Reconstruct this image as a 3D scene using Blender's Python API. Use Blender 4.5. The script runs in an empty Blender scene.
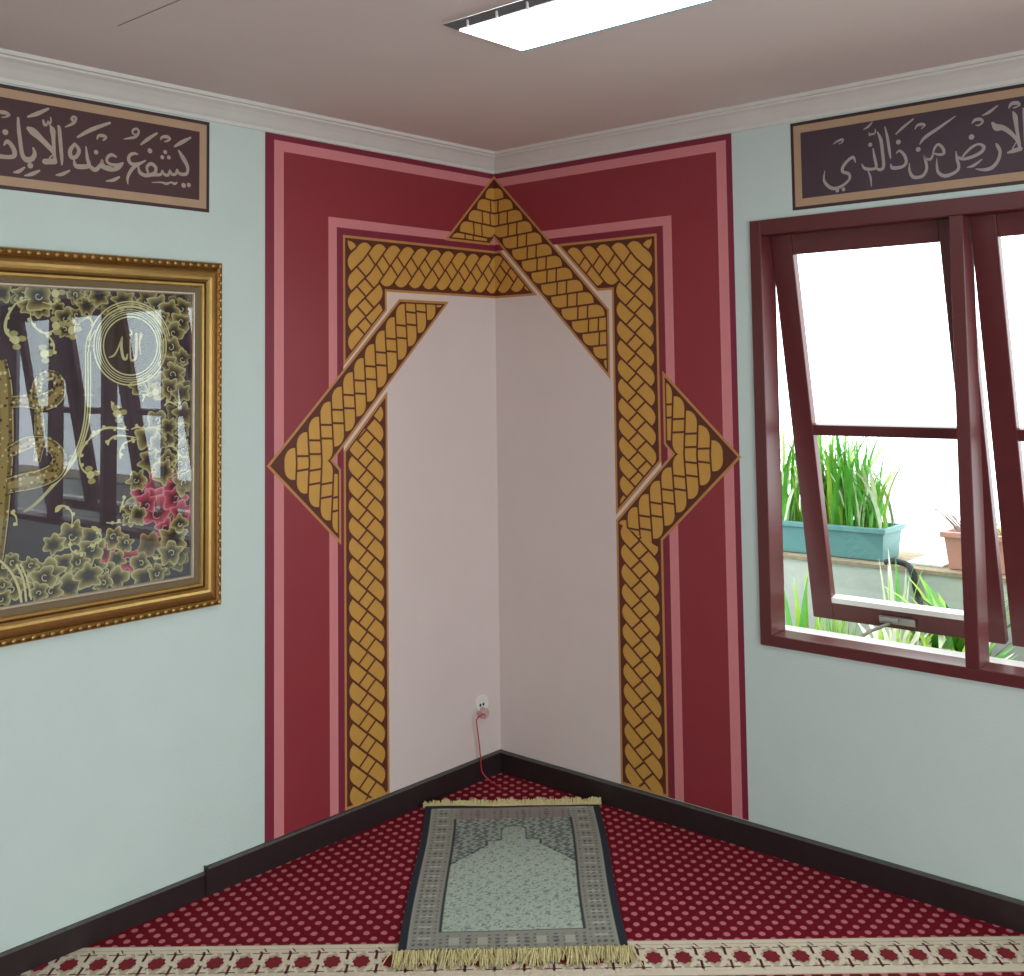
import bpy, bmesh, math, random
from mathutils import Vector, Matrix
from mathutils.geometry import tessellate_polygon
# Prayer room corner.  Room frame in metres: the corner is the origin, wall_left is the plane x = 0,
# wall_right the plane y = 0, the room lies at x > 0, y < 0, outdoors is y > 0.
random.seed(7)
C = bpy.context.scene.collection
S2 = math.sqrt(.5)
CEIL = 2.52
BX, BY = 5.2, -5.6            # far walls

def lin(h):
    h = h.lstrip('#'); out = []
    for i in (0, 2, 4):
        c = int(h[i:i+2], 16) / 255
        out.append(c / 12.92 if c <= .04045 else ((c + .055) / 1.055) ** 2.4)
    return tuple(out)

class NT:
    """small node-tree helper"""
    def __init__(s, m):
        m.use_nodes = True; s.t = m.node_tree; s.n = s.t.nodes; s.b = s.n.get('Principled BSDF')
    def new(s, t, **k):
        n = s.n.new(t)
        for a, v in k.items(): setattr(n, a, v)
        return n
    def link(s, a, b): s.t.links.new(a, b)
    def math(s, op, a, b=None, c=None):
        n = s.n.new('ShaderNodeMath'); n.operation = op
        for i, v in enumerate((a, b, c)):
            if v is None: continue
            if isinstance(v, (int, float)): n.inputs[i].default_value = v
            else: s.link(v, n.inputs[i])
        return n.outputs[0]
    def mix(s, f, a, b):
        n = s.n.new('ShaderNodeMix'); n.data_type = 'RGBA'
        for i, v in ((0, f), (6, a), (7, b)):
            if isinstance(v, (int, float)): n.inputs[i].default_value = v
            elif isinstance(v, tuple): n.inputs[i].default_value = (*v[:3], 1)
            else: s.link(v, n.inputs[i])
        return n.outputs[2]
    def noise(s, scale, detail=3, vec=None):
        n = s.n.new('ShaderNodeTexNoise'); n.inputs['Scale'].default_value = scale; n.inputs['Detail'].default_value = detail
        if vec is None: vec = s.obj()
        s.link(vec, n.inputs['Vector']); return n.outputs['Fac']
    def obj(s):
        return s.new('ShaderNodeTexCoord').outputs['Object']

def mat(name, col, rough=.6, metal=0, var=.06, vscale=40, bump=0, bscale=120, spec=None, sheen=0):
    m = bpy.data.materials.new(name); t = NT(m); c = lin(col)
    f = t.noise(vscale)
    d = tuple(x * (1 - var * 1.6) for x in c); l = tuple(min(1, x * (1 + var)) for x in c)
    t.link(t.mix(f, d, l), t.b.inputs['Base Color'])
    t.b.inputs['Roughness'].default_value = rough; t.b.inputs['Metallic'].default_value = metal
    if spec is not None: t.b.inputs['Specular IOR Level'].default_value = spec
    if sheen: t.b.inputs['Sheen Weight'].default_value = sheen
    if bump:
        b = t.new('ShaderNodeBump'); b.inputs['Strength'].default_value = bump; b.inputs['Distance'].default_value = .004
        t.link(t.noise(bscale, 4), b.inputs['Height']); t.link(b.outputs[0], t.b.inputs['Normal'])
    return m

def vmat(name, rough=.8, metal=0, var=.05, vscale=300):
    m = bpy.data.materials.new(name); t = NT(m)
    a = t.new('ShaderNodeVertexColor', layer_name='Col')
    f = t.noise(vscale, 2)
    n = t.mix(t.math('MULTIPLY', f, var * 4), a.outputs[0], (0, 0, 0))
    t.link(n, t.b.inputs['Base Color']); t.b.inputs['Roughness'].default_value = rough; t.b.inputs['Metallic'].default_value = metal
    return m

def glass(name, base, tint='#ffffff'):
    m = bpy.data.materials.new(name); t = NT(m); t.n.remove(t.b)
    tr = t.new('ShaderNodeBsdfTransparent'); tr.inputs[0].default_value = (*lin(tint), 1)
    gl = t.new('ShaderNodeBsdfGlossy'); gl.inputs['Roughness'].default_value = .01; gl.inputs[0].default_value = (.9, .95, 1, 1)
    fr = t.new('ShaderNodeFresnel'); fr.inputs[0].default_value = 1.5
    f = t.math('ADD', fr.outputs[0], base)
    mx = t.new('ShaderNodeMixShader'); t.link(f, mx.inputs[0]); t.link(tr.outputs[0], mx.inputs[1]); t.link(gl.outputs[0], mx.inputs[2])
    t.link(mx.outputs[0], t.n.get('Material Output').inputs[0])
    return m

class MB:
    """collects faces, each with a material slot and optional colour"""
    def __init__(s): s.v = []; s.f = []; s.mi = []; s.c = []; s.cols = False
    def add(s, vs, fs, mi=0, cols=None):
        o = len(s.v); s.v += [tuple(p) for p in vs]; s.f += [tuple(i + o for i in f) for f in fs]; s.mi += [mi] * len(fs)
        if cols is not None: s.cols = True
        s.c += list(cols) if cols is not None else [(1, 1, 1)] * len(vs)
    def box(s, x0, x1, y0, y1, z0, z1, mi=0):
        v = [(x, y, z) for x in (x0, x1) for y in (y0, y1) for z in (z0, z1)]
        s.add(v, [(0, 1, 3, 2), (4, 6, 7, 5), (0, 4, 5, 1), (2, 3, 7, 6), (0, 2, 6, 4), (1, 5, 7, 3)], mi)
    def tube(s, pts, r, n=8, mi=0, cap=True):
        pts = [Vector(p) for p in pts]; rr = r if isinstance(r, (list, tuple)) else [r] * len(pts); vs = []; fs = []
        up = None
        for i, p in enumerate(pts):
            t = (pts[min(i + 1, len(pts) - 1)] - pts[max(i - 1, 0)]).normalized()
            a = (up if up else (Vector((0, 0, 1)) if abs(t.z) < .9 else Vector((1, 0, 0))))
            a = (a - t * a.dot(t)).normalized(); b = t.cross(a); up = a
            for k in range(n):
                w = 2 * math.pi * k / n; vs.append(p + (a * math.cos(w) + b * math.sin(w)) * rr[i])
        for i in range(len(pts) - 1):
            for k in range(n): fs.append((i * n + k, i * n + (k + 1) % n, (i + 1) * n + (k + 1) % n, (i + 1) * n + k))
        if cap: fs += [tuple(range(n - 1, -1, -1)), tuple(range((len(pts) - 1) * n, len(pts) * n))]
        s.add(vs, fs, mi)
    def lathe(s, prof, org, axis, n=24, mi=0):
        org = Vector(org); ax = Vector(axis).normalized(); a = ax.orthogonal().normalized(); b = ax.cross(a); vs = []; fs = []
        for r, h in prof:
            for k in range(n):
                w = 2 * math.pi * k / n; vs.append(org + ax * h + (a * math.cos(w) + b * math.sin(w)) * r)
        for i in range(len(prof) - 1):
            for k in range(n): fs.append((i * n + k, i * n + (k + 1) % n, (i + 1) * n + (k + 1) % n, (i + 1) * n + k))
        s.add(vs, fs, mi)
    def ball(s, p, r, n=8, m=5, mi=0, sq=(1, 1, 1)):
        vs = []; fs = []
        for i in range(m + 1):
            t = math.pi * i / m
            for k in range(n):
                w = 2 * math.pi * k / n
                vs.append((p[0] + r * sq[0] * math.sin(t) * math.cos(w), p[1] + r * sq[1] * math.sin(t) * math.sin(w), p[2] + r * sq[2] * math.cos(t)))
        for i in range(m):
            for k in range(n): fs.append((i * n + k, (i + 1) * n + k, (i + 1) * n + (k + 1) % n, i * n + (k + 1) % n))
        s.add(vs, fs, mi)
    def build(s, name, mats, parent=None, recalc=True, smooth=False, bevel=0, seg=2, weld=False):
        me = bpy.data.meshes.new(name); me.from_pydata(s.v, [], s.f); me.update()
        for m in (mats if isinstance(mats, (list, tuple)) else [mats]): me.materials.append(m)
        me.polygons.foreach_set('material_index', s.mi)
        if s.cols:
            ca = me.color_attributes.new('Col', 'FLOAT_COLOR', 'POINT')
            flat = []
            for c in s.c: flat += [c[0], c[1], c[2], 1]
            ca.data.foreach_set('color', flat)
        if recalc or weld:
            bm = bmesh.new(); bm.from_mesh(me)
            if weld: bmesh.ops.remove_doubles(bm, verts=bm.verts, dist=1e-5)
            bmesh.ops.recalc_face_normals(bm, faces=bm.faces); bm.to_mesh(me); bm.free()
        if smooth: me.polygons.foreach_set('use_smooth', [True] * len(me.polygons))
        o = bpy.data.objects.new(name, me); C.objects.link(o)
        if parent is not None:
            o.parent = parent
            if parent.type == 'EMPTY' and not parent.get('local'): o.location = -parent.location
        if bevel:
            b = o.modifiers.new('bevel', 'BEVEL'); b.width = bevel; b.segments = seg; b.limit_method = 'ANGLE'; b.angle_limit = .6
        return o

def tag(o, label, cat, group=None):
    o['label'] = label; o['category'] = cat
    if group: o['group'] = group
    return o
def thing(name, loc, label, cat, group=None, rotz=0, local=False):
    o = bpy.data.objects.new(name, None); C.objects.link(o); o.location = loc; o.rotation_euler = (0, 0, rotz); o.empty_display_size = .1
    if local: o['local'] = 1
    return tag(o, label, cat, group)
def struct(o): o['kind'] = 'structure'; return o
def dup(o, parent=None):
    c = o.copy(); C.objects.link(c)
    if parent is not None: c.parent = parent
    for ch in list(o.children): dup(ch, c)
    return c

# ---------- painting flat shapes on the two walls: u < 0 along wall_left, u > 0 along wall_right ----------
def fold(u, z, d):
    if abs(u) < d: return (d, -d, z)
    return (d, u, z) if u < 0 else (u, -d, z)
def area2(p): return sum(p[i][0] * p[(i + 1) % len(p)][1] - p[(i + 1) % len(p)][0] * p[i][1] for i in range(len(p))) / 2
def ccw(p): return list(p) if area2(p) > 0 else list(reversed(p))
def clip(p, a, b, c):
    """keep a*u + b*z >= c"""
    out = []
    for i in range(len(p)):
        q, r = p[i], p[(i + 1) % len(p)]; dq = a * q[0] + b * q[1] - c; dr = a * r[0] + b * r[1] - c
        if dq >= 0: out.append(q)
        if (dq > 0 and dr < 0) or (dq < 0 and dr > 0):
            t = dq / (dq - dr); out.append((q[0] + (r[0] - q[0]) * t, q[1] + (r[1] - q[1]) * t))
    return out
def inset(p, d):
    p = ccw(p); n = len(p); out = []
    for i in range(n):
        a, b, c = Vector(p[i - 1]), Vector(p[i]), Vector(p[(i + 1) % n])
        e1 = (b - a).normalized(); e2 = (c - b).normalized(); n1 = Vector((-e1.y, e1.x)); n2 = Vector((-e2.y, e2.x))
        k = 1 + n1.dot(n2); out.append(tuple(b + (n1 + n2) * (d / max(k, .25))))
    return out
def paint(mb, poly, d, mi=0):
    for side in (-1, 1):
        q = clip(poly, side, 0, 0) if len(poly) < 5 or True else poly
        if side < 0: q = clip(poly, -1, 0, 0)
        q2 = []
        for pt in q:
            if not q2 or (abs(pt[0] - q2[-1][0]) + abs(pt[1] - q2[-1][1])) > 1e-6: q2.append(pt)
        if len(q2) < 3 or abs(area2(q2)) < 1e-7: continue
        tris = tessellate_polygon([[Vector((x, y, 0)) for x, y in q2]])
        vs = [fold(x if abs(x) > 1e-9 else 0, y, d) for x, y in q2]
        fs = []
        for t in tris:
            a, b, c = (q2[i] for i in t)
            fs.append(t if (b[0] - a[0]) * (c[1] - a[1]) - (c[0] - a[0]) * (b[1] - a[1]) > 0 else (t[0], t[2], t[1]))
        mb.add(vs, fs, mi)
def rect(u0, u1, z0, z1): return [(u0, z0), (u1, z0), (u1, z1), (u0, z1)]
def smooth_line(pts, n=4):
    out = []
    for i in range(len(pts) - 1):
        p0, p1, p2, p3 = pts[max(i - 1, 0)], pts[i], pts[i + 1], pts[min(i + 2, len(pts) - 1)]
        for k in range(n):
            t = k / n; out.append(tuple(.5 * (2 * b + (c - a) * t + (2 * a - 5 * b + 4 * c - e) * t * t + (3 * b - a - 3 * c + e) * t ** 3) for a, b, c, e in zip(p0, p1, p2, p3)))
    out.append(tuple(pts[-1])); return out
def stroke(pts):
    """pen stroke: list of (u, z, width) -> quads in the flat"""
    pts = smooth_line(pts); L = []; R = []
    for i, (x, y, w) in enumerate(pts):
        a = pts[max(i - 1, 0)]; b = pts[min(i + 1, len(pts) - 1)]; dx, dy = b[0] - a[0], b[1] - a[1]; l = math.hypot(dx, dy) or 1
        w = max(w, .0008)
        L.append((x - dy / l * w / 2, y + dx / l * w / 2)); R.append((x + dy / l * w / 2, y - dx / l * w / 2))
    return L, R
def put_stroke(mb, pts, place, mi=0, col=None):
    L, R = stroke(pts); n = len(L)
    mb.add([place(*p) for p in L + R], [(i, i + 1, n + i + 1, n + i) for i in range(n - 1)], mi, [col] * (2 * n) if col else None)
def put_disc(mb, x, y, r, place, n=10, mi=0, col=None, rot=0, sq=1):
    mb.add([place(x + r * math.cos(rot + 2 * math.pi * k / n), y + r * sq * math.sin(rot + 2 * math.pi * k / n)) for k in range(n)], [tuple(range(n))], mi, [col] * n if col else None)

WORLD_E = 4.6
LAMP_E = 8
LEFT_STROKES = [[(2036.1,2362.2,8.4),(2022.6,2363.1,9.1),(2011.6,2358.3,6.1),(2020.7,2351.6,3.8),(2032.5,2347.8,2.3)],[(2024.6,2270.9,3.8),(2016.3,2282.6,9.1),(2004.2,2273.9,9.9),(1995.4,2257.7,10.7),(1996.9,2243.5,9.9),(2013.9,2238.4,9.1),(2034.3,2237.6,9.9)],[(1986.4,2353.8,5.3),(1984.2,2322.5,8.4),(1978.5,2281.2,9.1),(1972.8,2250.4,9.9),(1960.4,2238.1,13.0),(1944.7,2243.8,11.4),(1937.9,2258.9,9.1),(1942.3,2274.2,4.6)],[(1998.0,2197.4,2.3),(1982.5,2201.8,8.4),(1966.1,2215.5,3.8)],[(1966.8,2191.5,2.3),(1944.1,2199.7,9.1),(1923.8,2211.9,4.6)],[(1958.7,2362.0,4.6),(1932.3,2375.3,9.9),(1900.4,2395.1,5.3)],[(1914.3,2358.7,5.3),(1910.5,2346.7,7.6),(1902.7,2349.8,4.6),(1900.6,2359.1,3.8),(1896.2,2351.6,6.1),(1892.0,2360.5,3.8),(1893.6,2372.9,3.0)],[(1957.1,2328.6,9.1),(1944.0,2321.8,17.5),(1920.7,2304.8,13.7),(1895.3,2282.8,11.4),(1880.6,2267.0,7.6)],[(1893.2,2346.0,4.6),(1886.9,2333.7,13.0),(1884.1,2309.6,9.1),(1882.2,2281.1,8.4),(1879.8,2263.5,6.1),(1879.6,2245.6,11.4)],[(1879.6,2244.2,13.0),(1908.4,2240.2,13.0)],[(1879.9,2267.1,3.0),(1893.1,2254.5,3.8),(1895.5,2245.2,3.8)],[(1870.0,2349.7,5.3),(1866.9,2341.1,8.4),(1862.7,2298.4,9.1),(1858.5,2255.7,7.6),(1858.3,2235.9,3.0)],[(1876.2,2204.8,2.3),(1858.0,2209.6,8.4),(1835.3,2223.3,4.6)],[(1850.5,2349.2,2.3),(1833.9,2359.1,6.1),(1822.1,2368.4,6.9),(1829.6,2375.5,6.9),(1826.7,2384.0,5.3),(1817.4,2382.7,6.1),(1819.1,2370.7,5.3)],[(1820.2,2304.7,6.9),(1833.8,2282.7,9.9),(1829.8,2263.3,9.9),(1814.2,2268.4,9.1),(1806.9,2288.4,9.1),(1820.2,2304.7,6.9)],[(1821.5,2255.3,4.6),(1815.7,2239.7,10.7),(1791.2,2240.8,11.4),(1775.3,2246.9,9.9),(1780.9,2266.4,8.4),(1785.5,2300.7,3.8)],[(1778.0,2248.4,8.4),(1756.8,2235.7,10.7),(1739.6,2253.6,7.6),(1734.7,2269.1,4.6),(1729.1,2251.3,8.4),(1708.3,2247.3,9.9)],[(1811.1,2326.2,5.3),(1769.6,2354.8,9.9),(1711.6,2384.6,6.1)],[(1752.0,2327.8,3.0),(1746.3,2339.9,6.9),(1730.8,2342.2,8.4),(1722.9,2337.9,6.1),(1731.5,2329.1,4.6)],[(1690.8,2284.6,5.1),(1704.9,2288.7,8.0),(1718.0,2278.6,7.3),(1718.6,2265.3,6.6),(1704.6,2259.0,7.3),(1683.7,2260.3,8.0),(1666.2,2270.6,2.9)],[(1666.2,2267.0,2.2),(1683.6,2250.3,8.8),(1710.1,2243.2,10.2),(1736.4,2248.3,8.8)],[(1722.9,2205.9,2.2),(1698.5,2212.4,8.0),(1679.6,2223.8,5.1)],[(1618.2,2302.0,2.9),(1632.0,2302.6,7.3),(1645.6,2295.3,8.0),(1649.3,2280.2,8.8),(1637.5,2269.1,8.8),(1614.1,2274.0,7.3),(1593.6,2286.0,3.7)],[(1610.1,2274.6,6.6),(1631.6,2260.7,8.8),(1646.2,2240.7,8.0),(1652.6,2221.7,6.6),(1650.6,2204.6,1.8)],[(1617.1,2264.5,4.4),(1611.9,2246.9,8.8),(1594.0,2240.0,9.5),(1570.1,2244.9,8.8),(1545.9,2247.9,8.0)],[(1584.2,2249.3,5.8),(1588.3,2266.5,7.3),(1574.4,2278.7,8.8),(1559.4,2270.3,8.8),(1559.3,2254.8,8.0),(1574.1,2246.9,5.8)],[(1550.0,2247.1,8.0),(1539.9,2250.6,6.6),(1535.9,2263.0,3.7),(1529.7,2251.9,7.3),(1515.3,2250.7,7.3),(1509.3,2267.6,3.7),(1503.0,2255.3,7.3),(1488.5,2257.9,7.3),(1484.4,2273.4,3.7),(1476.0,2260.6,8.0),(1452.9,2261.6,8.8),(1445.8,2275.8,8.0),(1449.7,2292.4,10.2),(1463.7,2313.2,11.7),(1478.5,2333.1,5.1)],[(1571.9,2220.7,1.8),(1537.6,2224.8,4.4),(1521.3,2222.3,6.6),(1504.9,2228.8,4.4),(1492.4,2225.8,6.6),(1482.5,2232.3,2.6)],[(1608.7,2334.2,4.4),(1587.0,2353.3,8.8),(1555.0,2377.5,5.1)],[(1493.2,2344.9,5.1),(1468.2,2361.8,10.2),(1436.6,2381.8,5.1)],[(1541.8,2358.3,2.9),(1538.6,2367.0,5.8),(1522.3,2371.7,8.8),(1509.1,2367.0,5.8),(1520.2,2357.8,5.1),(1530.4,2354.8,1.8)],[(1667.2,2342.2,1.5),(1646.0,2348.0,5.8),(1626.6,2355.7,6.6),(1616.5,2371.9,5.8),(1623.6,2380.7,5.8),(1636.5,2373.9,5.8),(1635.2,2363.1,4.4),(1621.9,2361.6,4.4)]]
LEFT_DOTS = [(2021.8,2307.8,9.1),(1950.4,2222.9,9.1),(1754.3,2289.3,7.6),(1526.1,2322.1,7.3),(1536.2,2304.3,7.3),(1513.6,2307.0,7.3),(1578.7,2318.3,8.8),(1460.7,2224.7,8.8),(1442.1,2228.1,8.0)]
RIGHT_STROKES = [[(1514.7,2350.5,2.1),(1529.5,2358.4,6.3),(1547.2,2361.3,7.7),(1546.1,2352.2,3.5),(1533.1,2348.5,2.8)],[(1589.0,2281.3,3.5),(1581.9,2298.1,9.1),(1564.3,2290.2,9.1),(1546.6,2272.2,9.8),(1544.5,2255.8,9.8),(1564.8,2245.8,9.8),(1566.9,2228.9,7.7),(1542.2,2209.8,8.4),(1510.7,2204.3,10.5),(1487.5,2220.2,9.8),(1478.2,2240.1,7.0),(1483.0,2267.6,2.1)],[(1649.8,2314.9,4.2),(1653.7,2287.1,8.4),(1658.3,2257.3,8.4),(1646.8,2250.9,8.4),(1620.6,2256.1,9.1),(1610.9,2271.0,3.5)],[(1630.9,2246.4,3.5),(1638.4,2223.5,6.3),(1639.6,2194.2,1.4)],[(1665.8,2367.2,4.2),(1676.1,2342.0,9.8),(1680.3,2301.5,9.8),(1682.3,2254.1,9.1),(1669.0,2245.7,9.1),(1657.4,2253.8,6.3)],[(1638.8,2367.7,4.2),(1641.2,2361.2,6.3),(1647.8,2366.4,3.5),(1650.6,2362.3,5.6),(1659.1,2368.3,4.2),(1658.0,2379.4,2.8)],[(1619.2,2382.9,2.1),(1636.5,2390.1,7.0),(1650.5,2403.2,2.8)],[(1691.5,2378.9,4.2),(1698.3,2342.3,8.4),(1704.0,2294.5,7.7),(1706.3,2275.4,2.1)],[(1724.0,2289.9,2.8),(1736.3,2297.1,7.0),(1750.9,2280.7,9.1),(1755.9,2258.6,9.1),(1742.4,2245.4,9.1),(1711.5,2245.9,10.5),(1705.8,2260.0,2.8)],[(1726.2,2351.8,3.5),(1750.5,2370.3,8.4),(1782.5,2390.2,4.2)],[(1786.9,2357.0,2.8),(1794.4,2368.2,7.0),(1808.7,2370.2,9.1),(1819.1,2365.4,4.9),(1808.2,2357.2,3.5)],[(1801.2,2309.3,3.5),(1817.8,2327.4,9.8),(1864.1,2351.9,8.4),(1913.8,2378.9,2.4)],[(1840.4,2274.7,4.2),(1847.3,2291.3,7.0),(1858.7,2299.5,7.7),(1872.0,2284.2,8.4),(1873.4,2268.3,7.7),(1855.8,2268.3,7.0),(1843.1,2272.6,4.9),(1832.8,2257.5,7.7),(1819.6,2260.0,6.3),(1811.6,2273.5,3.5),(1816.9,2253.3,7.7),(1819.5,2228.3,8.4),(1806.4,2208.8,9.1),(1785.1,2205.9,9.8),(1772.8,2212.4,9.8),(1765.3,2231.9,7.0),(1766.1,2254.9,2.1)],[(1910.8,2271.0,2.8),(1912.6,2247.2,7.7),(1917.5,2222.3,8.4),(1906.7,2207.1,9.1),(1875.7,2199.3,10.5),(1855.5,2212.4,8.4),(1851.1,2234.6,6.3),(1852.0,2257.3,1.7)],[(1918.5,2249.8,7.0),(1931.8,2243.8,8.4),(1958.7,2247.0,9.1),(1985.6,2257.6,9.1),(1993.4,2272.8,9.1),(1977.3,2282.7,6.3),(1957.1,2275.4,7.7),(1935.7,2257.8,6.3),(1926.8,2245.2,3.5)],[(1940.8,2216.8,2.1),(1961.0,2219.9,8.4),(1985.3,2234.4,4.2)],[(2028.2,2277.9,2.8),(2033.3,2267.7,9.1),(2039.4,2249.9,8.4),(2031.6,2223.9,9.1),(2013.1,2206.1,10.5),(1990.1,2203.4,8.4),(1966.5,2208.9,2.1)],[(1961.8,2348.6,3.5),(1971.1,2357.4,8.4),(1986.0,2356.7,9.1),(1992.9,2348.1,6.3),(1982.1,2339.5,4.9),(1971.5,2341.2,2.8)],[(1991.4,2366.8,2.1),(2013.0,2374.5,8.4),(2037.0,2389.2,3.5)],[(2021.4,2339.1,7.0),(2032.2,2324.8,18.9),(2049.8,2321.0,14.0),(2071.5,2302.4,11.2),(2089.6,2276.2,8.4),(2094.4,2255.4,6.3)],[(2080.9,2363.2,4.2),(2086.0,2347.2,12.6),(2089.3,2309.8,9.1),(2094.0,2268.9,8.4),(2094.2,2250.4,7.7)],[(2062.3,2245.0,5.6),(2079.0,2248.3,11.9),(2096.5,2251.1,10.5)],[(2087.9,2274.8,2.8),(2076.8,2258.0,3.5),(2075.9,2249.7,3.5)],[(2069.7,2377.6,3.5),(2077.4,2388.4,9.8),(2093.9,2387.9,9.8),(2099.3,2380.2,4.9),(2083.9,2375.1,4.2)],[(2109.6,2368.5,4.2),(2112.7,2342.9,10.5),(2112.3,2309.5,9.1),(2111.8,2266.2,7.7),(2111.7,2239.6,2.8)]]
RIGHT_DOTS = [(1524.2,2196.0,7.0),(1545.7,2197.5,7.0),(1640.9,2330.1,7.7),(1733.3,2325.2,8.4),(1795.3,2292.8,8.4),(1958.6,2307.1,9.1)]
ART_FLOWERS = [(1965,1855,23,'o'),(1951,1823,21,'o'),(1918,1817,21,'o'),(1925,1848,29,'o'),(1868,1819,15,'o'),(1844,1795,23,'o'),(1809,1799,19,'o'),(1781,1829,21,'o'),(1817,1863,19,'o'),(1845,1756,17,'o'),(2028,1856,19,'o'),(1761,1866,19,'o'),(1745,1863,23,'o'),(1666,1852,25,'o'),(1590,1857,23,'o'),(1552,1835,27,'o'),(1467,1833,23,'o'),(1514,1820,27,'o'),(1475,1786,27,'o'),(1535,1804,15,'o'),(1497,1755,25,'o'),(1505,1705,27,'o'),(1470,1678,23,'o'),(1517,1659,23,'o'),(1496,1625,27,'o'),(1550,1591,29,'o'),(1513,1583,23,'o'),(1616,1589,21,'o'),(1470,1567,23,'o'),(1461,1500,27,'o'),(1554,1484,25,'o'),(1516,1464,21,'o'),(1586,1434,29,'o'),(1549,1417,21,'o'),(1465,1450,17,'o'),(1464,1393,19,'o'),(1578,1363,25,'o'),(1515,1366,19,'o'),(1532,1326,25,'o'),(1618,1307,23,'o'),(1473,1348,19,'o'),(1459,1286,25,'o'),(1597,1268,23,'p'),(1548,1293,23,'p'),(1510,1256,29,'p'),(1489,1273,23,'p'),(1564,1243,27,'p'),(1552,1212,32,'p'),(1521,1151,21,'p'),(1490,1240,25,'p'),(1467,1196,21,'p'),(1643,1075,20,'p'),(1722,1105,18,'p'),(1589,1236,21,'p'),(1641,1195,18,'o'),(1637,1231,21,'o'),(1615,1202,20,'o'),(1690,1144,25,'o'),(1658,1123,20,'o'),(1683,1080,21,'o'),(1714,1052,23,'o'),(1679,1027,27,'o'),(1753,1129,25,'o'),(1756,1071,28,'o'),(1497,1117,34,'o'),(1505,1077,28,'o'),(1474,1163,21,'o'),(1607,1060,23,'o'),(1595,1015,28,'o'),(1550,1022,21,'o'),(1724,1021,21,'o'),(1577,1113,27,'b'),(1820,1171,31,'o'),(1872,1150,23,'o'),(1764,1154,23,'o'),(1766,1115,29,'o'),(1801,1092,23,'o'),(1844,1091,21,'o'),(1825,1026,31,'o'),(1769,1045,31,'o'),(1879,1021,25,'o'),(1896,1071,37,'o'),(1901,1058,27,'o'),(1914,1023,19,'o'),(1941,1101,19,'o'),(1991,1115,19,'o'),(1986,1044,27,'o'),(2016,1022,19,'o'),(2016,1055,17,'o')]
ART_RING = [1650, 1711]
ART_VINES = [[(1948,1842,3.8),(1984,1832,6.1),(2006,1804,9.9),(2017,1773,13.0),(2013,1746,13.7),(1989,1726,11.4)],[(1949,1806,3.1),(1944,1778,6.9),(1928,1758,8.4),(1906,1747,8.4),(1881,1755,8.4),(1874,1769,9.2)],[(1904,1744,5.3),(1888,1730,8.4),(1879,1709,8.4),(1886,1685,7.6),(1907,1688,11.4)],[(1914,1835,3.8),(1889,1830,5.3),(1872,1840,6.9),(1877,1861,9.2)],[(1827,1792,3.1),(1816,1774,5.3),(1827,1756,7.6)],[(1777,1807,3.8),(1769,1786,8.4),(1758,1775,3.8)],[(1771,1442,6.1),(1748,1460,9.1),(1718,1470,10.7),(1683,1468,9.1),(1647,1461,3.8)],[(1713,1419,9.1),(1706,1436,9.1),(1678,1446,7.6),(1615,1435,3.8)],[(1672,1376,9.9),(1674,1398,9.1),(1659,1423,8.4),(1615,1432,3.8)],[(1603,1544,5.3),(1591,1564,7.6),(1559,1573,6.9)],[(1703,1549,4.6),(1699,1527,8.4),(1683,1510,7.6)],[(1516,1407,9.9),(1490,1398,8.4),(1479,1371,6.9),(1490,1345,5.3),(1502,1331,2.3)],[(1529,1529,9.1),(1512,1541,9.9),(1484,1527,5.3)],[(1639,1462,4.6),(1615,1468,9.9),(1599,1457,4.6)],[(1740,1458,5.3),(1767,1443,6.9),(1790,1416,7.6),(1800,1385,7.6),(1789,1352,6.9),(1766,1336,11.4)],[(1866,1239,15.3),(1864,1253,9.9),(1843,1254,8.4),(1824,1238,6.9),(1819,1216,6.1),(1822,1196,3.8)],[(2019,1248,11.4),(2003,1255,13.0),(1982,1241,7.6),(1977,1213,3.1)],[(1825,1154,5.3),(1823,1130,5.3),(1808,1116,6.1),(1786,1115,4.6)],[(1761,1185,10.5),(1747,1180,12.6),(1733,1162,7.0),(1731,1146,4.2)],[(1753,1126,7.0),(1747,1141,8.4),(1760,1123,4.2)],[(1716,1193,4.9),(1694,1189,6.3),(1666,1189,3.5)],[(1673,1218,5.6),(1663,1250,7.0),(1652,1263,2.8)],[(1535,1067,7.0),(1551,1066,5.6),(1566,1075,4.9)]]
ART_STEM = [[(1785,1694,3.7),(1784,1554,4.0),(1789,1482,4.7),(1807,1420,4.7),(1836,1367,4.3),(1882,1314,4.0),(1927,1271,3.7),(1960,1250,3.7)],[(1778,1694,3.7),(1776,1554,4.0),(1782,1482,4.7),(1800,1419,4.7),(1830,1367,4.3),(1878,1314,4.0),(1924,1271,3.7),(1958,1249,3.7)],[(1770,1694,3.7),(1768,1554,4.0),(1774,1481,4.7),(1794,1419,4.7),(1825,1366,4.3),(1874,1314,4.0),(1921,1270,3.7),(1956,1249,3.7)],[(1785,1694,3.7),(1780,1735,3.7),(1762,1770,3.7)],[(1776,1694,3.4),(1771,1729,3.4),(1755,1759,3.4)],[(1792,1711,2.5),(1761,1712,2.5)],[(1790,1569,2.5),(1760,1568,2.5)],[(1830,1395,3.1),(1800,1393,3.1)],[(2024,1127,6.8),(1991,1087,6.8),(1971,1043,7.4),(1962,1001,7.4)],[(1978,1109,6.2),(1958,1063,6.2),(1949,1002,6.2)],[(1967,1108,5.0),(1947,1061,5.0),(1935,1005,5.0)]]
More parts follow.
